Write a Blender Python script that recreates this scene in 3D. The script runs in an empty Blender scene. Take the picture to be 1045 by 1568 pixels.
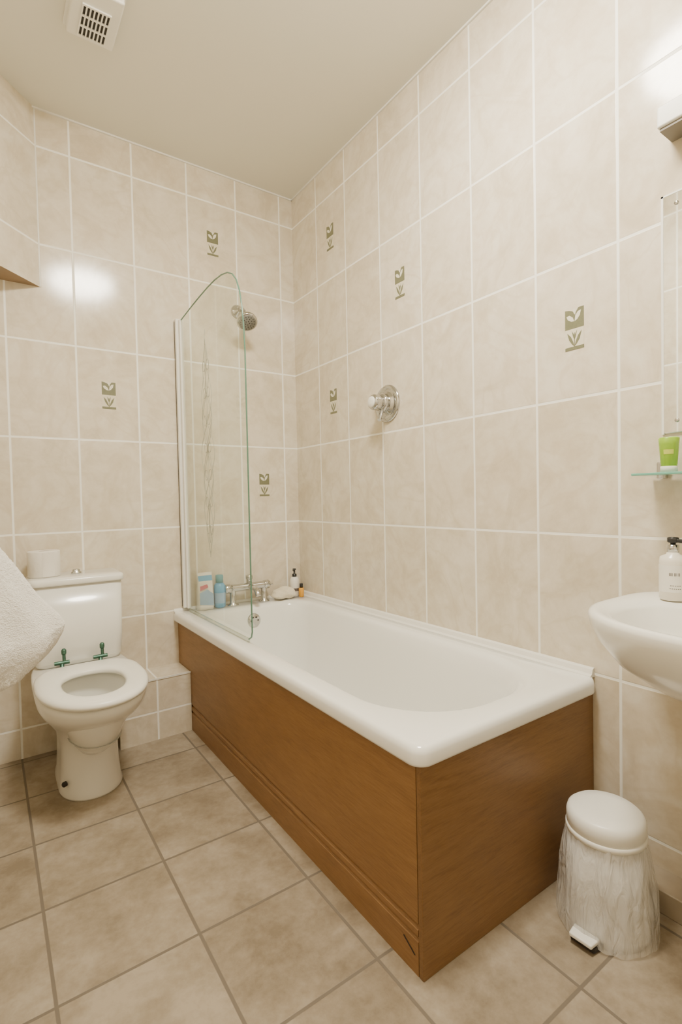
import bpy, bmesh, math, random
from mathutils import Vector, Matrix, noise as mnoise
random.seed(4)
S=bpy.context.scene
COL=S.collection
TW,TH,OC,OD,Z0,H=0.25,0.3978,0.2411,0.0806,0.1232,2.6653
XL,YF=-1.62,-3.05
# ------------------------------------------------------------------ materials
def newmat(name):
    m=bpy.data.materials.new(name);m.use_nodes=True
    return m,m.node_tree,m.node_tree.nodes['Principled BSDF']
def simple(name,col,rough=.4,metal=0,spec=.5,noise=0,nscale=20,coat=0,bump=0,sheen=0):
    m,nt,b=newmat(name)
    b.inputs['Roughness'].default_value=rough;b.inputs['Metallic'].default_value=metal
    b.inputs['Specular IOR Level'].default_value=spec;b.inputs['Coat Weight'].default_value=coat
    b.inputs['Coat Roughness'].default_value=.05;b.inputs['Sheen Weight'].default_value=sheen
    tc=nt.nodes.new('ShaderNodeTexCoord');n=nt.nodes.new('ShaderNodeTexNoise')
    n.inputs['Scale'].default_value=nscale;n.inputs['Detail'].default_value=4
    nt.links.new(tc.outputs['Object'],n.inputs['Vector'])
    mx=nt.nodes.new('ShaderNodeMix');mx.data_type='RGBA'
    k=1-max(noise,.01)
    mx.inputs['A'].default_value=(*[c*k for c in col],1);mx.inputs['B'].default_value=(*col,1)
    nt.links.new(n.outputs['Fac'],mx.inputs['Factor']);nt.links.new(mx.outputs['Result'],b.inputs['Base Color'])
    if bump:
        bp=nt.nodes.new('ShaderNodeBump');bp.inputs['Strength'].default_value=bump;bp.inputs['Distance'].default_value=.004
        nt.links.new(n.outputs['Fac'],bp.inputs['Height']);nt.links.new(bp.outputs['Normal'],b.inputs['Normal'])
    return m
def M(nt,op,a,b=None,c=None):
    n=nt.nodes.new('ShaderNodeMath');n.operation=op
    for i,v in enumerate((a,b,c)):
        if v is None: continue
        if isinstance(v,(int,float)): n.inputs[i].default_value=v
        else: nt.links.new(v,n.inputs[i])
    return n.outputs[0]
def tilemat(name,ax,off_u,pu,av,off_v,pv,gw,cols,grout,rough,kind='wall'):
    m,nt,b=newmat(name);L=nt.links
    tc=nt.nodes.new('ShaderNodeTexCoord');sp=nt.nodes.new('ShaderNodeSeparateXYZ');L.new(tc.outputs['Object'],sp.inputs[0])
    def axis(a,off,p):
        s=M(nt,'DIVIDE',M(nt,'SUBTRACT',sp.outputs[a],off),p)
        fl=M(nt,'FLOOR',s);fr=M(nt,'SUBTRACT',s,fl)
        d=M(nt,'MULTIPLY',M(nt,'MINIMUM',fr,M(nt,'SUBTRACT',1.0,fr)),p)
        return fl,d
    fu,du=axis(ax,off_u,pu);fv,dv=axis(av,off_v,pv)
    d=M(nt,'MINIMUM',du,dv)
    mr=nt.nodes.new('ShaderNodeMapRange');mr.interpolation_type='SMOOTHSTEP'
    mr.inputs['From Min'].default_value=gw*.36;mr.inputs['From Max'].default_value=gw*.64
    L.new(d,mr.inputs['Value']);mask=mr.outputs[0]
    cb=nt.nodes.new('ShaderNodeCombineXYZ');L.new(fu,cb.inputs[0]);L.new(fv,cb.inputs[1])
    wn=nt.nodes.new('ShaderNodeTexWhiteNoise');wn.noise_dimensions='3D';L.new(cb.outputs[0],wn.inputs['Vector'])
    vm=nt.nodes.new('ShaderNodeVectorMath');vm.operation='MULTIPLY_ADD'
    L.new(wn.outputs['Color'],vm.inputs[0]);vm.inputs[1].default_value=(7,7,7);L.new(tc.outputs['Object'],vm.inputs[2])
    n1=nt.nodes.new('ShaderNodeTexNoise');n1.inputs['Scale'].default_value=5.5 if kind=='wall' else 7;n1.inputs['Detail'].default_value=6
    n1.inputs['Roughness'].default_value=.6;n1.inputs['Distortion'].default_value=1.6 if kind=='wall' else .3
    L.new(vm.outputs[0],n1.inputs['Vector'])
    n2=nt.nodes.new('ShaderNodeTexNoise');n2.inputs['Scale'].default_value=26 if kind=='wall' else 38;n2.inputs['Detail'].default_value=8;n2.inputs['Roughness'].default_value=.7
    L.new(vm.outputs[0],n2.inputs['Vector'])
    f=M(nt,'ADD',M(nt,'MULTIPLY',n1.outputs['Fac'],.65),M(nt,'MULTIPLY',n2.outputs['Fac'],.35))
    f=M(nt,'ADD',f,M(nt,'MULTIPLY',M(nt,'SUBTRACT',wn.outputs['Value'],.5),.08))
    cr=nt.nodes.new('ShaderNodeValToRGB');e=cr.color_ramp.elements
    e[0].position=.36;e[0].color=(*cols[0],1);e[1].position=.64;e[1].color=(*cols[2],1)
    x=e.new(.5);x.color=(*cols[1],1)
    L.new(f,cr.inputs[0])
    col=cr.outputs[0]
    if kind=='wall':   # faint marbled veins
        v=nt.nodes.new('ShaderNodeTexNoise');v.inputs['Scale'].default_value=3.2;v.inputs['Detail'].default_value=4;v.inputs['Distortion'].default_value=1.6
        L.new(vm.outputs[0],v.inputs['Vector'])
        a=M(nt,'ABSOLUTE',M(nt,'SUBTRACT',v.outputs['Fac'],.5))
        mv=nt.nodes.new('ShaderNodeMapRange');mv.interpolation_type='SMOOTHSTEP';mv.inputs['From Min'].default_value=0;mv.inputs['From Max'].default_value=.05
        mv.inputs['To Min'].default_value=.30;mv.inputs['To Max'].default_value=0;L.new(a,mv.inputs['Value'])
        mm=nt.nodes.new('ShaderNodeMix');mm.data_type='RGBA';L.new(mv.outputs[0],mm.inputs['Factor']);L.new(col,mm.inputs['A'])
        mm.inputs['B'].default_value=(cols[0][0]*.95,cols[0][1]*.91,cols[0][2]*.84,1);col=mm.outputs['Result']
    mx=nt.nodes.new('ShaderNodeMix');mx.data_type='RGBA';mx.inputs['A'].default_value=(*grout,1)
    L.new(mask,mx.inputs['Factor']);L.new(col,mx.inputs['B']);L.new(mx.outputs['Result'],b.inputs['Base Color'])
    r=M(nt,'ADD',M(nt,'MULTIPLY',mask,rough-.6),.6)
    if kind!='wall': r=M(nt,'ADD',r,M(nt,'MULTIPLY',n2.outputs['Fac'],.15))
    L.new(r,b.inputs['Roughness'])
    bp=nt.nodes.new('ShaderNodeBump');bp.inputs['Strength'].default_value=.5;bp.inputs['Distance'].default_value=.0012
    hh=M(nt,'ADD',mask,M(nt,'MULTIPLY',n1.outputs['Fac'] if kind=='wall' else n2.outputs['Fac'],.12 if kind=='wall' else .35))
    L.new(hh,bp.inputs['Height']);L.new(bp.outputs['Normal'],b.inputs['Normal'])
    b.inputs['Specular IOR Level'].default_value=.5 if kind=='wall' else .4
    return m
WC=[(.605,.525,.395),(.695,.618,.487),(.755,.690,.570)]
WG=(.93,.91,.83)
m_wr=tilemat('tile_wall_right','Y',-OC,TW,'Z',Z0,TH,.0078,WC,WG,.13)
m_wb=tilemat('tile_wall_back','X',-OD,TW,'Z',Z0,TH,.0078,WC,WG,.13)
FC=[(.215,.168,.112),(.305,.248,.176),(.39,.328,.245)]
m_fl=tilemat('tile_floor','X',-.7265,.3027,'Y',-.6475,.3045,.0075,FC,(.165,.135,.10),.38,'floor')
m_ceil=simple('ceiling_paint',(.79,.765,.67),.7,noise=.03,nscale=3,bump=.05)
m_white=simple('white_acrylic',(.87,.86,.81),.16,coat=.5,noise=.01)
m_cer=simple('white_ceramic',(.84,.825,.76),.2,coat=.3,noise=.01)
m_seat=simple('seat_plastic',(.86,.845,.77),.3,noise=.01)
m_plas=simple('white_plastic',(.84,.825,.76),.35,noise=.02)
m_chrome=simple('chrome',(.58,.58,.57),.1,metal=1,noise=.02)
m_dark=simple('dark_gap',(.03,.025,.02),.7)
m_brass=simple('tarnished_brass',(.10,.22,.16),.35,metal=.7,noise=.5,nscale=120)
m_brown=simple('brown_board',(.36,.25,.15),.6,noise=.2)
m_grey=simple('grey_underside',(.22,.19,.15),.6,noise=.1)
m_paper=simple('tissue_paper',(.83,.79,.71),.9,noise=.06,nscale=60,bump=.3)
m_card=simple('cardboard',(.42,.30,.19),.9,noise=.1)
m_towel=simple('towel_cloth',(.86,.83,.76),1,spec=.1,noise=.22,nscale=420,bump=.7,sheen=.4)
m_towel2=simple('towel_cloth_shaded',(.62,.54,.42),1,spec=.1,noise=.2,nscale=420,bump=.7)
m_green=simple('motif_green',(.20,.20,.115),.3,noise=.3,nscale=200)
m_cream=simple('motif_cream',(.73,.67,.52),.25,noise=.1,nscale=80)
m_leafw=simple('motif_pale_leaf',(.79,.75,.62),.25,noise=.1,nscale=80)
m_blue=simple('blue_plastic',(.10,.36,.62),.3,noise=.05)
m_blue2=simple('pale_blue_label',(.30,.48,.70),.35,noise=.25,nscale=30)
m_red=simple('red_print',(.55,.12,.18),.35,noise=.05)
m_amber=simple('amber_liquid',(.75,.36,.03),.15,noise=.1)
m_black=simple('black_plastic',(.02,.02,.02),.3)
m_label=simple('white_label',(.82,.79,.71),.45,noise=.04)
m_soap=simple('cream_bottle',(.80,.75,.64),.25,noise=.03)
m_ink=simple('label_ink',(.12,.10,.09),.5)
m_sponge=simple('sponge_foam',(.82,.74,.57),.9,noise=.15,nscale=150,bump=.8)
m_lime=simple('lime_plastic',(.30,.50,.03),.25,noise=.1)
m_yel=simple('yellow_print',(.62,.66,.10),.3,noise=.1)
m_seal=simple('seal_silicone',(.84,.82,.75),.35,noise=.05)
m_skirt=simple('skirting_tile',(.40,.33,.24),.4,noise=.25,nscale=25)
m_bucket=simple('bucket_plastic',(.74,.72,.67),.35,noise=.02)
def wood(name,axis,k=1):
    m,nt,b=newmat(name);L=nt.links
    tc=nt.nodes.new('ShaderNodeTexCoord');mp=nt.nodes.new('ShaderNodeMapping');L.new(tc.outputs['Object'],mp.inputs[0])
    mp.inputs['Scale'].default_value=(1,.16,1) if axis=='Y' else (.16,1,1)
    n0=nt.nodes.new('ShaderNodeTexNoise');n0.inputs['Scale'].default_value=3.6;n0.inputs['Detail'].default_value=3;L.new(mp.outputs[0],n0.inputs['Vector'])
    rings=M(nt,'FRACT',M(nt,'MULTIPLY',n0.outputs['Fac'],16.0))
    rings=M(nt,'ABSOLUTE',M(nt,'SUBTRACT',rings,.5))
    mp2=nt.nodes.new('ShaderNodeMapping');L.new(tc.outputs['Object'],mp2.inputs[0])
    mp2.inputs['Scale'].default_value=(60,5,60) if axis=='Y' else (5,60,60)
    n1=nt.nodes.new('ShaderNodeTexNoise');n1.inputs['Scale'].default_value=4;n1.inputs['Detail'].default_value=6;n1.inputs['Roughness'].default_value=.75
    L.new(mp2.outputs[0],n1.inputs['Vector'])
    f=M(nt,'ADD',M(nt,'MULTIPLY',rings,.20),M(nt,'MULTIPLY',n1.outputs['Fac'],.88))
    cr=nt.nodes.new('ShaderNodeValToRGB');e=cr.color_ramp.elements
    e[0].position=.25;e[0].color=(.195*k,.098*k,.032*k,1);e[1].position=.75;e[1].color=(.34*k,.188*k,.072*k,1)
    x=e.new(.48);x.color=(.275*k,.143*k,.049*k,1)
    L.new(f,cr.inputs[0]);L.new(cr.outputs[0],b.inputs['Base Color'])
    b.inputs['Roughness'].default_value=.42
    bp=nt.nodes.new('ShaderNodeBump');bp.inputs['Strength'].default_value=.15;bp.inputs['Distance'].default_value=.001
    L.new(n1.outputs['Fac'],bp.inputs['Height']);L.new(bp.outputs['Normal'],b.inputs['Normal'])
    return m
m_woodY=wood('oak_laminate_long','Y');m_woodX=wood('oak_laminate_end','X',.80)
def thinglass(name,col):
    m=bpy.data.materials.new(name);m.use_nodes=True;nt=m.node_tree;nt.nodes.clear()
    o=nt.nodes.new('ShaderNodeOutputMaterial');mx=nt.nodes.new('ShaderNodeMixShader')
    t=nt.nodes.new('ShaderNodeBsdfTransparent');g=nt.nodes.new('ShaderNodeBsdfGlossy');lw=nt.nodes.new('ShaderNodeLayerWeight')
    lw.inputs[0].default_value=.5
    fac=M(nt,'ADD',.05,M(nt,'MULTIPLY',M(nt,'POWER',lw.outputs['Facing'],5.0),.9))
    t.inputs[0].default_value=(*col,1);g.inputs['Roughness'].default_value=.03;g.inputs[0].default_value=(.9,.95,.92,1)
    nt.links.new(fac,mx.inputs[0]);nt.links.new(t.outputs[0],mx.inputs[1]);nt.links.new(g.outputs[0],mx.inputs[2]);nt.links.new(mx.outputs[0],o.inputs[0])
    return m
m_glass=thinglass('screen_glass',(.90,.935,.90))
m_edge=simple('glass_edge_green',(.09,.20,.14),.15,spec=.6)
m_edge2=simple('shelf_glass_green',(.16,.42,.32),.12,spec=.6)
m_etch=simple('etched_line',(.40,.40,.32),.6)
def emis(name,col,s):
    m=bpy.data.materials.new(name);m.use_nodes=True;nt=m.node_tree;b=nt.nodes['Principled BSDF']
    b.inputs['Base Color'].default_value=(.9,.9,.88,1);b.inputs['Emission Color'].default_value=(*col,1);b.inputs['Emission Strength'].default_value=s
    return m
m_lamp=emis('opal_lamp_glass',(1,.935,.805),145)
m_mirror=simple('mirror_silver',(.88,.90,.88),.02,metal=1,noise=.01)
def bagmat():
    m,nt,b=newmat('thin_plastic_bag')
    b.inputs['Base Color'].default_value=(.84,.82,.78,1);b.inputs['Roughness'].default_value=.25;b.inputs['Alpha'].default_value=.42
    tc=nt.nodes.new('ShaderNodeTexCoord');mp=nt.nodes.new('ShaderNodeMapping');mp.inputs['Scale'].default_value=(30,30,8)
    n=nt.nodes.new('ShaderNodeTexNoise');n.inputs['Scale'].default_value=1.2;n.inputs['Detail'].default_value=3;n.inputs['Distortion'].default_value=2.0
    nt.links.new(tc.outputs['Object'],mp.inputs[0]);nt.links.new(mp.outputs[0],n.inputs['Vector'])
    bp=nt.nodes.new('ShaderNodeBump');bp.inputs['Strength'].default_value=1;bp.inputs['Distance'].default_value=.012
    nt.links.new(n.outputs['Fac'],bp.inputs['Height']);nt.links.new(bp.outputs['Normal'],b.inputs['Normal'])
    return m
m_bag=bagmat()
# ------------------------------------------------------------------ mesh helpers
def mk(name,verts,faces,mat,smooth=True,parent=None,bevel=0,seg=3):
    me=bpy.data.meshes.new(name);me.from_pydata([tuple(v) for v in verts],[],faces);me.update()
    bm=bmesh.new();bm.from_mesh(me);bmesh.ops.recalc_face_normals(bm,faces=bm.faces);bm.to_mesh(me);bm.free()
    o=bpy.data.objects.new(name,me);COL.objects.link(o)
    for mm in (mat if isinstance(mat,list) else [mat]): me.materials.append(mm)
    for p in me.polygons:p.use_smooth=smooth
    if bevel:
        b=o.modifiers.new('bevel','BEVEL');b.width=bevel;b.segments=seg;b.limit_method='ANGLE';b.angle_limit=math.radians(40)
        w=o.modifiers.new('wn','WEIGHTED_NORMAL')
    if parent:o.parent=parent
    return o
def box(name,x0,x1,y0,y1,z0,z1,mat,parent=None,bevel=0,seg=3):
    v=[(x,y,z) for z in(z0,z1) for y in(y0,y1) for x in(x0,x1)]
    f=[(0,1,3,2),(4,5,7,6),(0,1,5,4),(2,3,7,6),(0,2,6,4),(1,3,7,5)]
    return mk(name,v,f,mat,bool(bevel),parent,bevel,seg)
def empty(name,loc=(0,0,0)):
    e=bpy.data.objects.new(name,None);COL.objects.link(e);e.empty_display_size=.05
    return e
def loft(name,loops,mat,cap0=False,cap1=False,parent=None,closed=True,smooth=True):
    n=len(loops[0]);v=[p for l in loops for p in l];f=[]
    for i in range(len(loops)-1):
        for j in range(n if closed else n-1):
            a=i*n+j;b=i*n+(j+1)%n;f.append((a,b,b+n,a+n))
    if cap0:f.append(tuple(range(n)))
    if cap1:f.append(tuple(range((len(loops)-1)*n,len(loops)*n)))
    return mk(name,v,f,mat,smooth,parent)
def circ(cx,cy,z,r,n=40):
    return [(cx+r*math.cos(2*math.pi*k/n),cy+r*math.sin(2*math.pi*k/n),z) for k in range(n)]
def lathe(name,cx,cy,prof,mat,parent=None,n=40,cap0=True,cap1=True):
    return loft(name,[circ(cx,cy,z,r,n) for r,z in prof],mat,cap0,cap1,parent)
def lathe_dir(name,org,dr,prof,mat,parent=None,n=40,sx=1):
    d=Vector(dr).normalized();q=d.to_track_quat('Z','Y');o=Vector(org)
    L=[[tuple(o+q@Vector((r*math.cos(2*math.pi*k/n),r*math.sin(2*math.pi*k/n),h))) for k in range(n)] for r,h in prof]
    return loft(name,L,mat,True,True,parent)
def tube(name,pts,r,mat,parent=None,res=8,cyclic=False,smoothc=False):
    cu=bpy.data.curves.new(name,'CURVE');cu.dimensions='3D';cu.bevel_depth=r;cu.bevel_resolution=res//2;cu.use_fill_caps=True
    sp=cu.splines.new('POLY' if not smoothc else 'NURBS');sp.points.add(len(pts)-1)
    for p,q in zip(sp.points,pts):p.co=(*q,1)
    if smoothc: sp.order_u=3;sp.use_endpoint_u=True
    sp.use_cyclic_u=cyclic
    o=bpy.data.objects.new(name,cu);COL.objects.link(o);cu.materials.append(mat)
    dg=bpy.context.evaluated_depsgraph_get();me=bpy.data.meshes.new_from_object(o.evaluated_get(dg))
    bpy.data.objects.remove(o);me.name=name
    o=bpy.data.objects.new(name,me);COL.objects.link(o)
    for p in me.polygons:p.use_smooth=True
    if parent:o.parent=parent
    return o
def rr(x0,x1,y0,y1,z,rn,rf,k=12):
    P=[]
    for cx,cy,a0,r in((x1,y1,0,rf),(x0,y1,90,rf),(x0,y0,180,rn),(x1,y0,270,rn)):
        sx=-1 if cx==x1 else 1; sy=-1 if cy==y1 else 1
        for i in range(k+1):
            a=math.radians(a0+90*i/k);P.append((cx+sx*r+r*math.cos(a),cy+sy*r+r*math.sin(a),z))
    return P
# ------------------------------------------------------------------ room shell
T=.12
box('floor',XL-T,T,YF-T,T,-T,0,m_fl)
box('ceiling',XL-T,T,YF-T,T,H,H+T,m_ceil)
box('wall_back',XL-T,T,0,T,0,H,m_wb)
box('wall_right',0,T,YF,0,0,H,m_wr)
box('wall_left',XL-T,XL,YF,0,0,H,m_wr)
box('wall_front',XL-T,T,YF-T,YF,0,H,m_wb)
for nm,a in(('trim_back',(XL,0,-.007,0,H-.007,H)),('trim_right',(-.007,0,YF,0,H-.007,H))):
    box(nm,*a,m_seal)
dr=empty('door_1');
box('door_leaf',-1.35,-.55,YF+.001,YF+.035,0.005,1.98,m_plas,dr,.004)
for s in(0,1):
    box('door_panel_%d'%s,-1.25,-.65,YF+.035,YF+.041,.2+s*.9,.95+s*.85,m_plas,dr,.004)
lathe_dir('door_knob',(-.62,YF+.035,1.0),(0,1,0),[(.01,0),(.01,.03),(.026,.04),(.026,.06),(.01,.068)],m_chrome,dr)
# diagonal high level boxing
x0=-1.205;zb=1.937
v=[(x0,0,zb),(XL,0,zb),(XL,XL-x0,zb),(x0,0,H),(XL,0,H),(XL,XL-x0,H)]
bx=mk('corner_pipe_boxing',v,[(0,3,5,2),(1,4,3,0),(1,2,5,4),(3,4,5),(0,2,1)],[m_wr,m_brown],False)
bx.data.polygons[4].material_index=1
tube('trim_boxing_corner',[(x0,-.001,zb),(x0,-.001,H)],.0035,m_seal)
lg=box('low_ledge_boxing',-.988,-.683,-.17,-.0005,0,.268,m_wb)
box('trim_ledge',-.990,-.683,-.1725,-.168,.263,.2705,m_seal)
box('baseboard_right',-.085,0,YF,-1.672,0,.058,m_skirt,None,.003)
# ------------------------------------------------------------------ bath
bath=empty('bathtub')
ox0,ox1,oy0,oy1=-.702,-.0005,-1.682,-.0005
ix0,ix1,iy0,iy1=-.628,-.072,-1.605,-.118
loops=[rr(ox0+.02,ox1,oy0+.02,oy1,.474,.02,.008),
 rr(ox0,ox1,oy0,oy1,.474,.035,.008),rr(ox0,ox1,oy0,oy1,.478,.035,.008),rr(ox0,ox1,oy0,oy1,.498,.035,.008),
 rr(ox0+.003,ox1,oy0+.003,oy1,.508,.034,.008),rr(ox0+.009,ox1,oy0+.009,oy1,.514,.032,.008),rr(ox0+.018,ox1,oy0+.018,oy1,.516,.03,.008),
 rr(ix0-.012,ix1+.012,iy0-.012,iy1+.012,.515,.25,.13),
 rr(ix0-.003,ix1+.003,iy0-.003,iy1+.003,.513,.245,.125),
 rr(ix0+.006,ix1-.006,iy0+.008,iy1-.006,.507,.24,.12),rr(ix0+.014,ix1-.014,iy0+.02,iy1-.012,.495,.235,.12),
 rr(ix0+.026,ix1-.026,iy0+.05,iy1-.02,.45,.23,.12),rr(ix0+.04,ix1-.04,iy0+.10,iy1-.03,.36,.22,.12),
 rr(ix0+.055,ix1-.055,iy0+.17,iy1-.045,.25,.21,.12),rr(ix0+.07,ix1-.07,iy0+.24,iy1-.065,.18,.19,.12),
 rr(ix0+.09,ix1-.09,iy0+.30,iy1-.09,.147,.17,.12),rr(ix0+.12,ix1-.12,iy0+.36,iy1-.13,.132,.14,.1),rr(ix0+.16,ix1-.16,iy0+.42,iy1-.18,.127,.10,.08)]
loft('tub_shell',loops,m_white,False,True,bath)
px,py=-.682,-1.664
prof=[(0,.474),(0,.118),(.006,.114),(.006,.107),(0,.103),(0,.090),(.005,.086),(.005,.080),(0,.076),(0,.0)]
L0=[(px+a,py+.0155,z) for a,z in prof]+[(px+.016,py+.0155,0),(px+.016,py+.0155,.474)]
L1=[(px+a,-.001,z) for a,z in prof]+[(px+.016,-.001,0),(px+.016,-.001,.474)]
loft('front_panel',[L0,L1],m_woodY,True,True,bath,smooth=False)
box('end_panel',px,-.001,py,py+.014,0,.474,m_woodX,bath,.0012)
# small chip in the laminate near the bottom corner of the front panel
mk('laminate_chip',[(px-.0006,-1.600,.060),(px-.0006,-1.636,.040),(px-.0006,-1.640,.043),(px-.0006,-1.602,.064)],[(0,1,2,3)],m_dark,False,bath)
lathe_dir('overflow_plate',(-.35,iy1-.018,.445),(0,-1,.1),[(.034,0),(.034,.006),(.028,.012),(.01,.013)],m_chrome,bath)
for k in range(6):
    a=k*math.pi/3
    lathe_dir('overflow_hole_%d'%k,(-.35+.018*math.cos(a),iy1-.0302,.445+.018*math.sin(a)),(0,-1,.1),[(.004,0),(.004,.001)],m_dark,bath,n=10)
lathe('waste_ring',-.35,-.36,[(.035,.127),(.035,.131),(.02,.132)],m_chrome,bath)
L=[]
for y in(-1.668,0):
    L.append([(0,y,.512),(-.022,y,.512),(-.022,y,.517),(-.014,y,.522),(-.010,y,.534),(-.004,y,.538),(0,y,.538)])
loft('trim_bath_seal_right',L,m_seal,True,True,None,smooth=False)
L=[]
for x in(-.70,-.022):
    L.append([(x,0,.512),(x,-.010,.512),(x,-.010,.517),(x,-.004,.527),(x,0,.528)])
loft('trim_bath_seal_back',L,m_seal,True,True,None,smooth=False)
# ------------------------------------------------------------------ shower screen
scr=empty('shower_screen')
sx=-.640
out=[(-.03,.528),(-.03,1.888),(-.10,1.895),(-.2,1.905),(-.30,1.913),(-.40,1.919),(-.48,1.920),(-.55,1.915),(-.61,1.902),(-.655,1.880),(-.69,1.847),(-.715,1.800),(-.733,1.74),(-.744,1.66),(-.75,1.57),(-.75,.56),(-.742,.54),(-.72,.528)]
mk('glass_pane',[(sx,a,b) for a,b in out],[tuple(range(len(out)))],m_glass,False,scr)
tube('glass_edge',[(sx,a,b) for a,b in out[1:]],.0028,m_edge,scr,res=6)
box('wall_profile',sx-.020,sx+.014,-.030,-.0005,.530,1.900,m_plas,scr,.004)
box('hinge_profile',sx-.008,sx+.008,-.050,-.031,.530,1.893,m_plas,scr,.003)
box('profile_groove',sx-.0215,sx-.019,-.012,-.009,.535,1.89,m_dark,scr)
box('bottom_seal',sx-.004,sx+.004,-.72,-.05,.5165,.530,thinglass('seal_clear',(.8,.82,.78)),scr)
def etch(f,z0,z1,name,n=90):
    P=[(sx-.001,-.355+f((z1-z)/(z1-z0),z),z) for z in [z0+(z1-z0)*i/n for i in range(n+1)]]
    tube(name,P,.0009,m_etch,scr,res=4)
for s in(1,-1):
    etch(lambda u,z,s=s:s*.055*math.sin(u*math.pi*4)*max(0,math.sin(u*math.pi))**.5,.80,1.72,'etch_wave_a%d'%(s+1))
    etch(lambda u,z,s=s:s*(.03+.03*math.cos(u*math.pi*6))*max(0,math.sin(u*math.pi))**.7,.82,1.70,'etch_wave_b%d'%(s+1))
    etch(lambda u,z,s=s:s*.075*abs(math.sin(u*math.pi*3))*max(0,math.sin(u*math.pi))**.4,.86,1.62,'etch_wave_c%d'%(s+1))
etch(lambda u,z:.006*math.sin(u*30),.88,1.76,'etch_stem')
for k in range(7):
    zc=.92+.115*k
    for s in(1,-1):
        P=[(sx-.001,-.355+s*(.022+.016*math.cos(t/10*2*math.pi)),zc+.022*math.sin(t/10*2*math.pi)) for t in range(10)]
        tube('etch_loop_%d_%d'%(k,s+1),P,.0008,m_etch,scr,res=4,cyclic=True)
# ------------------------------------------------------------------ shower head
sh=empty('shower_head')
lathe_dir('wall_flange',(-.335,-.0005,2.0),(0,-1,0),[(.034,0),(.034,.006),(.028,.014),(.012,.02),(.010,.03)],m_chrome,sh)
tube('arm',[(-.335,-.015,2.0),(-.335,-.05,2.0),(-.337,-.085,1.985),(-.340,-.105,1.96)],.0095,m_chrome,sh,smoothc=True)
hd=Vector((-.12,-.60,-.78)).normalized();ho=Vector((-.341,-.108,1.955))
lathe_dir('head_body',ho,hd,[(.012,-.005),(.016,.01),(.018,.02),(.030,.034),(.044,.046),(.050,.058),(.050,.068),(.046,.072)],m_chrome,sh)
fc=ho+hd*.0722
lathe_dir('head_face',fc,hd,[(.042,0),(.042,.002),(.04,.003)],simple('grey_nozzle_plate',(.25,.25,.23),.35,metal=.6),sh)
q=hd.to_track_quat('Z','Y')
for rr_,c in((.010,5),(.022,10),(.033,16)):
    for k in range(c):
        a=2*math.pi*k/c
        lathe_dir('nozzle_%d_%d'%(c,k),fc+q@Vector((rr_*math.cos(a),rr_*math.sin(a),.003)),hd,[(.0026,0),(.002,.002)],m_dark,sh,n=8)
# ------------------------------------------------------------------ shower valve
va=empty('shower_valve');vy,vz=-.775,1.437
lathe_dir('valve_plate',(-.0005,vy,vz),(-1,0,0),[(.079,0),(.079,.004),(.074,.009),(.062,.011),(.058,.009),(.05,.010),(.045,.018)],m_chrome,va,n=56)
lathe_dir('valve_collar',(-.015,vy,vz),(-1,0,0),[(.040,0),(.040,.022),(.036,.028)],m_chrome,va)
lathe_dir('valve_knob',(-.04,vy,vz),(-1,0,0),[(.030,0),(.033,.006),(.033,.036),(.029,.044),(.012,.047)],m_chrome,va)
lathe_dir('knob_cap',(-.0865,vy,vz),(-1,0,0),[(.023,0),(.023,.003),(.019,.006),(.004,.007)],m_plas,va)
tube('valve_lever',[(-.040,vy-.01,vz-.025),(-.056,vy-.022,vz-.050),(-.072,vy-.030,vz-.078)],.0085,m_chrome,va)
tube('temperature_lever',[(-.030,vy+.03,vz+.02),(-.034,vy+.048,vz+.034)],.006,m_chrome,va)
# ------------------------------------------------------------------ bath tap
tp=empty('bath_mixer_tap');tz=.602
tube('body_bar',[(-.43,-.062,tz),(-.25,-.062,tz)],.019,m_chrome,tp,res=12)
for i,x in enumerate((-.425,-.255)):
    lathe('leg_%d'%i,x,-.062,[(.028,.516),(.028,.521),(.016,.528),(.015,tz-.005),(.018,tz)],m_chrome,tp)
    s=-1 if i==0 else 1
    lathe_dir('handle_%d'%i,(x+s*.01-(.0 if s<0 else .012),-.062,tz),(s,0,0),[(.02,0),(.023,.006),(.023,.028),(.018,.034)],m_chrome,tp)
    xx=x+s*.018
    box('handle_lever_%d'%i,xx-.006,xx+.006,-.125,-.06,tz+.002,tz+.012,m_chrome,tp,.004)
tube('spout',[(-.335,-.07,tz),(-.335,-.12,tz+.002),(-.335,-.155,tz-.012),(-.335,-.165,tz-.035)],.014,m_chrome,tp,smoothc=True,res=12)
lathe('diverter',-.335,-.062,[(.014,tz+.012),(.014,tz+.035),(.018,tz+.04),(.018,tz+.055),(.01,tz+.06)],m_chrome,tp)
# ------------------------------------------------------------------ things on the bath
pk=empty('bath_salts_pack')
L=[rr(-.600,-.528,-.075,-.03,.516,.01,.01,4),rr(-.602,-.526,-.078,-.027,.53,.012,.012,4),rr(-.602,-.526,-.076,-.029,.60,.012,.012,4),rr(-.600,-.528,-.066,-.040,.655,.008,.008,4),rr(-.600,-.528,-.056,-.050,.68,.003,.003,4),rr(-.600,-.528,-.055,-.051,.695,.002,.002,4)]
loft('pouch',L,m_label,True,True,pk)
mk('blue_swoosh',[(-.598,-.0795,.545),(-.53,-.0795,.535),(-.53,-.0795,.59),(-.56,-.0795,.615),(-.598,-.0795,.60)],[(0,1,2,3,4)],m_blue2,False,pk)
mk('red_mark',[(-.595,-.0778,.61),(-.555,-.0778,.625),(-.56,-.0765,.64),(-.595,-.0765,.632)],[(0,1,2,3)],m_red,False,pk)
mk('blue_top',[(-.598,-.0665,.655),(-.53,-.0665,.655),(-.53,-.0575,.68),(-.598,-.0575,.68)],[(0,1,2,3)],m_blue,False,pk)
bb=empty('shampoo_bottle')
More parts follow.
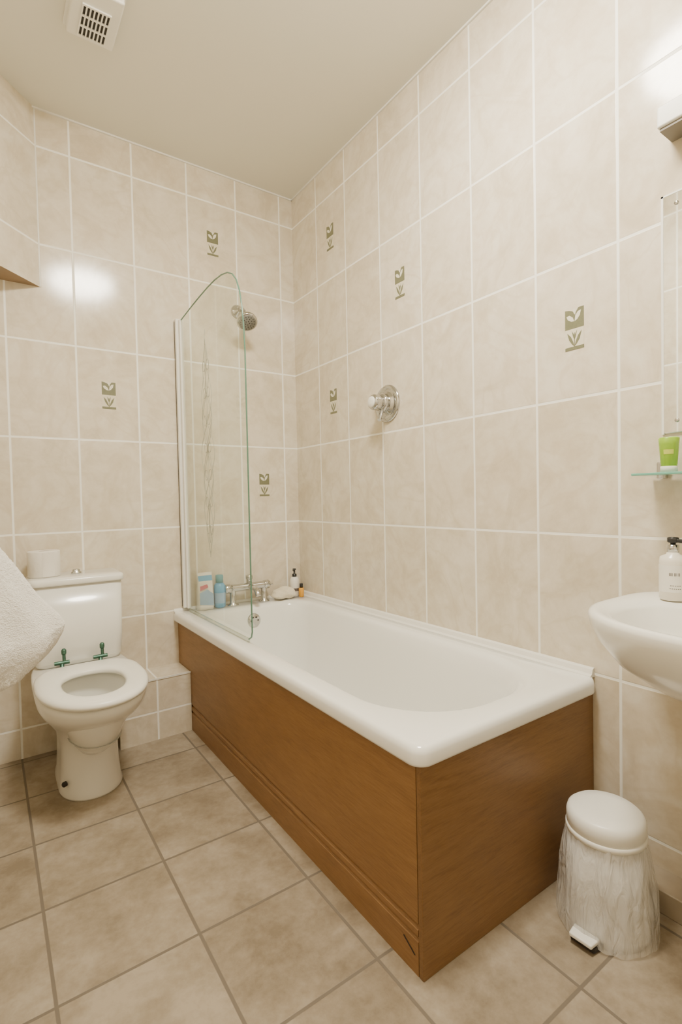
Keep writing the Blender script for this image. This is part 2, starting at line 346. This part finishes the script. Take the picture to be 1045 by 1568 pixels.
lathe('body',-.490,-.055,[(.022,.516),(.027,.522),(.028,.60),(.026,.625),(.016,.64)],m_blue,bb)
lathe('label_band',-.490,-.055,[(.0285,.54),(.0285,.59)],m_blue2,bb,cap0=False,cap1=False)
lathe('cap',-.490,-.055,[(.019,.638),(.019,.672),(.017,.676)],simple('teal_cap',(.10,.32,.38),.3),bb)
pb=empty('pump_soap_bottle')
lathe('body',-.062,-.045,[(.022,.516),(.025,.52),(.025,.60),(.020,.615),(.010,.622)],m_label,pb)
lathe('label',-.062,-.045,[(.0255,.545),(.0255,.56)],m_ink,pb,cap0=False,cap1=False)
lathe('collar',-.062,-.045,[(.012,.62),(.012,.635),(.005,.637),(.005,.655),(.009,.656),(.009,.664)],m_black,pb)
tube('nozzle',[(-.062,-.045,.660),(-.080,-.065,.657)],.0035,m_black,pb)
ab=empty('amber_bottle')
lathe('body',-.046,-.088,[(.012,.516),(.014,.518),(.014,.560),(.008,.566)],m_amber,ab)
lathe('cap',-.046,-.088,[(.009,.565),(.009,.585),(.008,.587)],m_black,ab)
sp=empty('bath_sponge')
bm=bmesh.new();bmesh.ops.create_uvsphere(bm,u_segments=32,v_segments=20,radius=1)
for vv in bm.verts:
    p=vv.co;k=1+.08*math.sin(p.x*5+p.y*3)+.05*math.sin(p.z*7+p.x*4)
    x,y,z=p.x*.064*k,p.y*.044*k,p.z*.036*k
    if z<0: z*=.7
    y-=.02*(1 if p.y<0 else 0)*abs(p.x)
    vv.co=(-.150+x,-.076+y,.542+z)
me=bpy.data.meshes.new('foam');bm.to_mesh(me);bm.free();o=bpy.data.objects.new('foam',me);COL.objects.link(o);me.materials.append(m_sponge);o.parent=sp
for p in me.polygons:p.use_smooth=True
# ------------------------------------------------------------------ toilet
to=empty('toilet');tcx=-1.130
def ov(hx,yf,yb,cy,z,nf=2.1,nb=4,n=64,cx=tcx):
    P=[]
    for k in range(n):
        a=2*math.pi*k/n;c,s=math.cos(a),math.sin(a)
        ly,e=((yb-cy),nb) if s>0 else ((cy-yf),nf)
        r=(abs(c/hx)**e+abs(s/ly)**e)**(-1/e)
        P.append((cx+r*c,cy+r*s,z))
    return P
pan=[ov(.106,-.492,-.10,-.36,0),ov(.107,-.493,-.10,-.36,.006),ov(.102,-.487,-.10,-.36,.02),ov(.097,-.480,-.09,-.35,.08),ov(.095,-.480,-.08,-.35,.14),
 ov(.098,-.492,-.07,-.36,.19),ov(.112,-.53,-.05,-.37,.235),ov(.134,-.595,-.03,-.40,.28),ov(.157,-.665,-.02,-.43,.32),ov(.170,-.710,-.015,-.44,.35),ov(.175,-.730,-.01,-.45,.375),ov(.175,-.732,-.01,-.45,.392),ov(.169,-.725,-.015,-.45,.400),
 ov(.150,-.70,-.25,-.47,.400,nb=2.4),ov(.118,-.675,-.33,-.49,.398,nb=2.2),ov(.114,-.670,-.335,-.49,.38,nb=2.2),ov(.118,-.675,-.33,-.49,.355,nb=2.2),ov(.105,-.655,-.34,-.49,.30,nb=2.2),ov(.075,-.61,-.36,-.47,.22,nb=2.2),ov(.045,-.52,-.38,-.45,.17,nb=2.1)]
loft('pan',pan,m_cer,True,True,to)
loft('bowl_water',[ov(.085,-.625,-.355,-.48,.235,nb=2.2)],simple('water',(.55,.55,.50),.03),True,False,to)
def ring(do,z): return ov(.177-do,-.746+do,-.262-do,-.47,z,2.15,3.2)
def ringi(do,z): return ov(.100+do,-.660-do,-.374+do,-.50,z,2.1,2.3)
st=[ringi(0,.409),ringi(-.002,.418),ringi(.006,.4245),ringi(.02,.428),ring(.02,.428),ring(.007,.425),ring(.001,.418),ring(0,.411),ring(.004,.4035),ringi(.006,.4035),ringi(0,.409)]
loft('seat_ring',st,m_seat,False,False,to)
for i,x in enumerate((-1.200,-1.065)):
    lathe('hinge_post_%d'%i,x,-.243,[(.014,.400),(.014,.410),(.008,.414),(.007,.430)],m_brass,to,n=20)
    tube('hinge_pin_%d'%i,[(x-.026,-.243,.432),(x+.026,-.243,.432)],.0075,m_brass,to)
    tube('hinge_arm_%d'%i,[(x+.008,-.243,.432),(x+.008,-.238,.470)],.006,m_brass,to)
    lathe('hinge_tip_%d'%i,x+.008,-.238,[(.008,.462),(.009,.468),(.009,.478),(.005,.484)],m_brass,to,n=16)
cis=[rr(-1.279,-.977,-.180,-.012,.402,.03,.01,6),rr(-1.286,-.971,-.192,-.006,.42,.03,.01,6),rr(-1.290,-.967,-.198,-.004,.50,.028,.008,6),rr(-1.292,-.965,-.202,-.004,.722,.028,.008,6)]
loft('cistern',cis,m_cer,True,True,to)
lid=[rr(-1.298,-.959,-.209,-.002,.722,.03,.008,6),rr(-1.300,-.957,-.211,-.002,.727,.03,.008,6),rr(-1.300,-.957,-.211,-.002,.742,.03,.008,6),rr(-1.296,-.961,-.206,-.003,.749,.028,.008,6),rr(-1.284,-.973,-.194,-.01,.752,.022,.008,6)]
loft('cistern_lid',lid,m_cer,True,True,to)
lathe('flush_button',-1.122,-.10,[(.020,.751),(.020,.758),(.014,.762),(.014,.768),(.011,.771)],m_chrome,to)
lathe_dir('fixing_cap',(tcx-.089,-.43,.055),(-1,-.5,0),[(.009,0),(.009,.010),(.006,.013)],m_dark,to,n=16)
rl=empty('toilet_roll')
rc=(-1.236,-.098)
z=.7525
lathe('paper',*rc,[(.021,z),(.056,z),(.058,z+.004),(.058,z+.098),(.056,z+.102),(.022,z+.102),(.021,z+.100),(.021,z)],m_paper,rl,n=48,cap0=False,cap1=False)
lathe('core',*rc,[(.0208,z+.001),(.0208,z+.1)],m_card,rl,cap0=False,cap1=False)
L=[[(rc[0]+.0588*math.cos(a),rc[1]+.0588*math.sin(a),zz) for a in [math.radians(-100+4*i) for i in range(12)]] for zz in(z+.003,z+.099)]
loft('loose_sheet',L,m_paper,False,False,rl,closed=False)
# ------------------------------------------------------------------ towel on hook
tw=empty('bath_towel')
def drape(name,hy,ztop,drop,wmax,wstart,knee,mat,dd,dx=0):
    loopsT=[];NZ,NA=150,380
    for i in range(NZ+1):
        u=i/NZ
        z=ztop-u*drop
        loop=[]
        for k in range(NA):
            a=2*math.pi*k/NA
            w=wstart+wmax*min(1,(u/knee))**1.12
            if u>knee: w-=.055*((u-knee)/(1-knee))**2.0
            d=.03+dd*u
            fold=1+.06*u*math.sin(a*5+u*2)+.03*u*math.sin(a*11+1)
            x=XL+.085+w*.9*math.cos(a)*fold+.01*u+dx*u
            y=hy+d*math.sin(a)*fold
            zz=z+.012*u*math.sin(a*3+.5)+.03*u*math.cos(a)
            p=Vector((x,y,zz));nn=mnoise.noise(p*260)*.0016+mnoise.noise(p*14)*.007
            x+=nn*math.cos(a);y+=nn*math.sin(a)
            x=max(x,XL+.004)
            loop.append((x,y,zz))
        loopsT.append(loop)
    # close rounded hem
    last=loopsT[-1];cx=sum(p[0] for p in last)/NA;cy=sum(p[1] for p in last)/NA
    for f_,dz in((.97,-.006),(.9,-.010),(.75,-.010),(.5,-.006)):
        loopsT.append([(cx+(p[0]-cx)*f_,cy+(p[1]-cy)*f_,p[2]+dz) for p in last])
    loft(name,loopsT,mat,True,True,tw)
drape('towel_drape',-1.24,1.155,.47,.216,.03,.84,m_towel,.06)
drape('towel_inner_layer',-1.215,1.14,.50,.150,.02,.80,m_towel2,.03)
lathe_dir('hook_plate',(XL+.0005,-1.24,1.17),(1,0,0),[(.022,0),(.022,.006),(.010,.01),(.008,.06),(.013,.065),(.013,.075),(.005,.078)],m_chrome,tw)
# ------------------------------------------------------------------ basin
bs=empty('wash_basin');bc=-2.090
def bl(hx,hy_,cx,z,nf=2.3,nb=5,n=72,cy=bc):
    P=[]
    for k in range(n):
        a=2*math.pi*k/n;c,s=math.cos(a),math.sin(a)
        lx,e=(-cx-.0005,nb) if c>0 else (hx,nf)
        r=(abs(c/lx)**e+abs(s/hy_)**e)**(-1/e)
        P.append((cx+r*c,cy+r*s,z))
    return P
def el(hx,hy_,cx,z,n=72,e=2.2):
    P=[]
    for k in range(n):
        a=2*math.pi*k/n;c,s=math.cos(a),math.sin(a)
        r=(abs(c/hx)**e+abs(s/hy_)**e)**(-1/e);P.append((cx+r*c,bc+r*s,z))
    return P
bz=.787
B=[bl(.03,.07,-.10,.585),bl(.10,.13,-.12,.592),bl(.165,.19,-.15,.625),bl(.205,.235,-.19,.675),bl(.228,.262,-.21,.725),bl(.235,.276,-.215,bz-.03),bl(.237,.280,-.215,bz-.012),bl(.235,.277,-.215,bz-.003),bl(.228,.270,-.215,bz),
 bl(.220,.262,-.215,bz),el(.160,.222,-.270,bz-.004),el(.152,.214,-.270,bz-.014),el(.142,.202,-.268,bz-.05),el(.12,.17,-.265,bz-.095),el(.08,.11,-.26,bz-.125),el(.03,.03,-.26,bz-.135)]
loft('bowl',B,m_cer,True,True,bs)
lathe('waste',-.26,bc,[(.022,bz-.1348),(.022,bz-.132),(.012,bz-.131)],m_chrome,bs)
lathe('trap',-.12,bc,[(.016,.48),(.03,.49),(.03,.56),(.016,.57),(.016,.60)],m_chrome,bs)
tube('waste_pipe',[(-.12,bc,.52),(-.001,bc,.52)],.016,m_chrome,bs)
lathe('tap_body',-.055,bc,[(.024,bz-.001),(.024,bz+.006),(.017,bz+.012),(.016,bz+.09),(.020,bz+.10),(.020,bz+.125),(.01,bz+.13)],m_chrome,bs)
tube('tap_spout',[(-.055,bc,bz+.075),(-.12,bc,bz+.085),(-.165,bc,bz+.06)],.011,m_chrome,bs,smoothc=True)
hs=empty('hand_soap_dispenser');hx_,hy2=-.105,-1.915
lathe('body',hx_,hy2,[(.026,bz),(.0285,bz+.004),(.0285,bz+.090),(.0265,bz+.100),(.014,bz+.106),(.012,bz+.112)],m_soap,hs)
lathe('label',hx_,hy2,[(.0288,bz+.02),(.0288,bz+.082)],m_label,hs,cap0=False,cap1=False)
def ontext(z,a0,a1,h,nm):
    L=[[(hx_+.0291*math.cos(a),hy2+.0291*math.sin(a),zz) for a in [math.radians(a0+(a1-a0)*i/8) for i in range(9)]] for zz in(z,z+h)]
    loft(nm,L,m_ink,False,False,hs,closed=False)
for i,(a0,a1) in enumerate(((186,189),(192,195),(198,200),(206,208),(211,214),(220,222),(225,228))): ontext(bz+.058,a0,a1,.007,'print_a%d'%i)
for i in range(6): ontext(bz+.028,188+i*8,193+i*8,.0014,'print_b%d'%i)
for i in range(5): ontext(bz+.035,190+i*9,196+i*9,.0014,'print_c%d'%i)
lathe('pump_collar',hx_,hy2,[(.0125,bz+.11),(.0125,bz+.128),(.006,bz+.129),(.006,bz+.133)],m_chrome,hs)
lathe('pump_head',hx_,hy2,[(.010,bz+.133),(.012,bz+.135),(.012,bz+.144),(.009,bz+.146)],m_black,hs)
tube('pump_nozzle',[(hx_,hy2,bz+.139),(hx_-.01,hy2-.035,bz+.136)],.0045,m_black,hs)
# ------------------------------------------------------------------ glass shelf, items
sf=empty('glass_shelf');sz=1.083
box('shelf_plate',-.113,-.008,-2.34,-1.825,sz-.004,sz+.002,m_edge2,sf,.0015)
for i,y in enumerate((-1.855,-2.30)):
    box('bracket_%d'%i,-.03,-.0005,y-.008,y+.008,sz-.012,sz+.03,m_chrome,sf,.003)
    lathe_dir('bracket_plate_%d'%i,(-.0005,y,sz+.012),(-1,0,0),[(.016,0),(.016,.006),(.012,.01)],m_chrome,sf)
gp=empty('hair_wax_tube');gx,gy=-.066,-1.891
lathe('tube',gx,gy,[(.0165,sz+.002),(.017,sz+.020),(.0175,sz+.021),(.021,sz+.070),(.022,sz+.084),(.019,sz+.086)],m_lime,gp)
lathe('cap',gx,gy,[(.0177,sz+.002),(.0182,sz+.016),(.017,sz+.017)],m_label,gp)
L=[[(gx+r*math.cos(a),gy+r*math.sin(a),zz) for a in [math.radians(170+6*i) for i in range(11)]] for r,zz in((.0200,sz+.045),(.0208,sz+.056))]
loft('print_patch',L,m_yel,False,False,gp,closed=False)
dk=empty('deodorant_bottle')
lathe('body',-.05,-1.945,[(.016,sz+.002),(.018,sz+.005),(.018,sz+.075),(.014,sz+.082)],m_label,dk)
lathe('cap',-.05,-1.945,[(.014,sz+.082),(.014,sz+.11),(.012,sz+.112)],m_black,dk)
# ------------------------------------------------------------------ mirror and light bar
mi=empty('bathroom_mirror')
box('mirror_glass',-.006,-.0005,-2.33,-1.853,1.185,1.772,m_mirror,mi,.0025,2)
box('bevel_edge',-.0068,-.0005,-1.8555,-1.850,1.183,1.774,m_plas,mi)
box('top_edge',-.0068,-.0005,-2.33,-1.850,1.770,1.774,m_plas,mi)
for i,(y,z) in enumerate(((-1.885,1.745),(-1.885,1.215),(-2.30,1.745),(-2.30,1.215))):
    lathe_dir('screw_%d'%i,(-.006,y,z),(-1,0,0),[(.005,0),(.005,.002),(.003,.003)],m_chrome,mi,n=16)
lb=empty('mirror_light')
box('housing',-.072,-.0005,-2.33,-1.868,1.905,1.955,m_plas,lb,.005)
box('base_plate',-.066,-.0005,-2.325,-1.873,1.898,1.905,m_grey,lb)
# ------------------------------------------------------------------ extractor
ex=empty('extractor_fan')
box('housing',-1.145,-1.000,-.70,-.492,H-.038,H-.0005,m_plas,ex,.006)
box('ceiling_flange',-1.153,-.992,-.71,-.482,H-.008,H-.0005,m_plas,ex,.003)
gx0,gx1,gy0,gy1=-1.112,-1.030,-.635,-.510
box('grille_recess',gx0,gx1,gy0,gy1,H-.0392,H-.037,m_dark,ex)
for i in range(8):
    x=gx0+(gx1-gx0)*i/7
    box('slat_%d'%i,x-.0022,x+.0022,gy0,gy1,H-.043,H-.038,m_plas,ex)
for i in range(4):
    y=gy0+(gy1-gy0)*i/3
    box('crossbar_%d'%i,gx0-.002,gx1+.002,y-.003,y+.003,H-.0435,H-.038,m_plas,ex)
# ------------------------------------------------------------------ ceiling lamp
cl=empty('ceiling_lamp');lx,ly=-.80,-1.67
lathe('base_ring',lx,ly,[(.205,H-.022),(.21,H-.018),(.21,H-.0005)],m_plas,cl,n=64)
lathe('diffuser',lx,ly,[(.20,H-.02),(.197,H-.04),(.18,H-.062),(.14,H-.078),(.08,H-.087),(.02,H-.09)],m_lamp,cl,n=64)
# ------------------------------------------------------------------ pedal bin
bn=empty('pedal_bin');bxx,byy=-.211,-1.808
lathe('bucket',bxx,byy,[(.094,.001),(.094,.02),(.090,.10),(.084,.228)],m_bucket,bn,n=48)
L=[]
NA=260
for i in range(61):
    u=i/60;z=.006+u*.226
    base=.112-.026*u+.004*math.sin(u*math.pi)
    lp=[]
    for k in range(NA):
        a=2*math.pi*k/NA
        c,s=math.cos(a),math.sin(a)
        amp=(.3+math.sin(min(1,u*1.1)*math.pi))
        nz=mnoise.noise(Vector((c*2.6,s*2.6,z*7)))*.007+mnoise.noise(Vector((c*7+3,s*7,z*16)))*.0035
        r=base+amp*nz+.001*math.sin(a*24)*u**3
        r=max(r,.096-.011*u)
        lp.append((bxx+r*c,byy+r*s,z+(.003*math.sin(a*6)+.002*math.sin(a*17) if i==0 else 0)))
    L.append(lp)
loft('bin_liner',L,m_bag,False,False,bn)
lathe('lid_rim',bxx,byy,[(.084,.220),(.089,.223),(.089,.233),(.085,.236)],m_plas,bn,n=56)
lathe('lid',bxx,byy,[(.084,.234),(.087,.238),(.087,.260),(.084,.270),(.077,.276),(.05,.279),(.01,.280)],m_plas,bn,n=56)
pd=Vector((-.99,-.06,0)).normalized();pn=Vector((-pd.y,pd.x,0))
P=Vector((bxx,byy,.018))
def pedal(nm,a,b,w0,w1,z0,z1,mat):
    v=[]
    for z in(z0,z1):
        for d,w in((a,w0),(b,w1)):
            for s in(-1,1):
                q=P+pd*d+pn*s*w;v.append((q.x,q.y,z))
    return mk(nm,v,[(0,1,3,2),(4,5,7,6),(0,1,5,4),(2,3,7,6),(0,2,6,4),(1,3,7,5)],mat,True,bn,.003)
pedal('pedal',.095,.130,.030,.026,.016,.026,m_plas)
pedal('pedal_recess',.085,.120,.034,.028,.002,.014,m_dark)
# ------------------------------------------------------------------ decorative motif tiles
def motif(wall,u,z):
    e=empty('decorative_motif_tile')
    W,Hh=.057,.118
    def P(a,b,o):
        return (u+a,-o,z+b) if wall=='b' else (-o,u-a,z+b)
    def poly(nm,pts,o,mat):
        n=len(pts)
        v=[P(a,b,o) for a,b in pts]+[P(a,b,.0002) for a,b in pts]
        f=[tuple(range(n))]+[(i,(i+1)%n,n+(i+1)%n,n+i) for i in range(n)]
        return mk(nm,v,f,mat,False,e)
    poly('backing',[(-W/2,-Hh/2),(W/2,-Hh/2),(W/2,Hh/2-.006),(-W/2,Hh/2-.006)],.0006,m_cream)
    poly('olive_square',[(-W/2,.002),(W/2,.002),(W/2,Hh/2),(W*.22,Hh/2),(W*.05,Hh/2-.014),(-W*.12,Hh/2-.006),(-W*.30,Hh/2-.002),(-W/2,Hh/2)],.0011,m_green)
    poly('pale_leaf',[(W*.02,.022),(W*.16,.026),(W*.30,.036),(W*.36,.050),(W*.20,.048),(W*.06,.038)],.0014,m_leafw)
    poly('pale_leaf_2',[(W*.00,.022),(-W*.08,.034),(-W*.26,.042),(-W*.42,.040),(-W*.34,.030),(-W*.16,.023)],.0014,m_leafw)
    poly('pale_leaf_3',[(-W*.03,.046),(W*.05,.040),(W*.10,.052),(W*.02,.059),(-W*.08,.056)],.0014,m_leafw)
    poly('base_strip',[(-W/2,-Hh/2),(W/2,-Hh/2),(W/2,-Hh/2+.009),(-W/2,-Hh/2+.009)],.0011,m_green)
    poly('stem',[(-.0012,-Hh/2+.008),(.0012,-Hh/2+.008),(.0010,-.010),(-.0010,-.010)],.0011,m_green)
    for s in(-1,1):
        poly('sprout_leaf_%d'%(s+1),[(0,-.050),(s*.007,-.043),(s*.016,-.030),(s*.022,-.008),(s*.011,-.020),(s*.004,-.036)],.0012,m_green)
        poly('sprout_tip_%d'%(s+1),[(0,-.032),(s*.004,-.022),(s*.008,-.004),(s*.0015,-.016)],.0012,m_green)
    return e
for j,k in((1,5),(3,3),(0,2)): motif('b',-(OD+TW*(j+.5)),Z0+TH*(k+.5))
for i,k in((0,5),(0,3),(2,4),(5,3)): motif('r',-(OC+TW*(i+.5)),Z0+TH*(k+.5))
# ------------------------------------------------------------------ camera + world
cd=bpy.data.cameras.new('camera');co=bpy.data.objects.new('camera',cd);COL.objects.link(co)
co.location=(-1.4157,-2.4445,1.0402);co.rotation_euler=(1.5432,.0211,-.6086)
cd.sensor_fit='VERTICAL';cd.sensor_height=36;cd.lens=36*778.98/1568;cd.clip_start=.02
S.camera=co
w=bpy.data.worlds.new('world');S.world=w;w.use_nodes=True
w.node_tree.nodes['Background'].inputs[0].default_value=(1,.93,.82,1);w.node_tree.nodes['Background'].inputs[1].default_value=.3
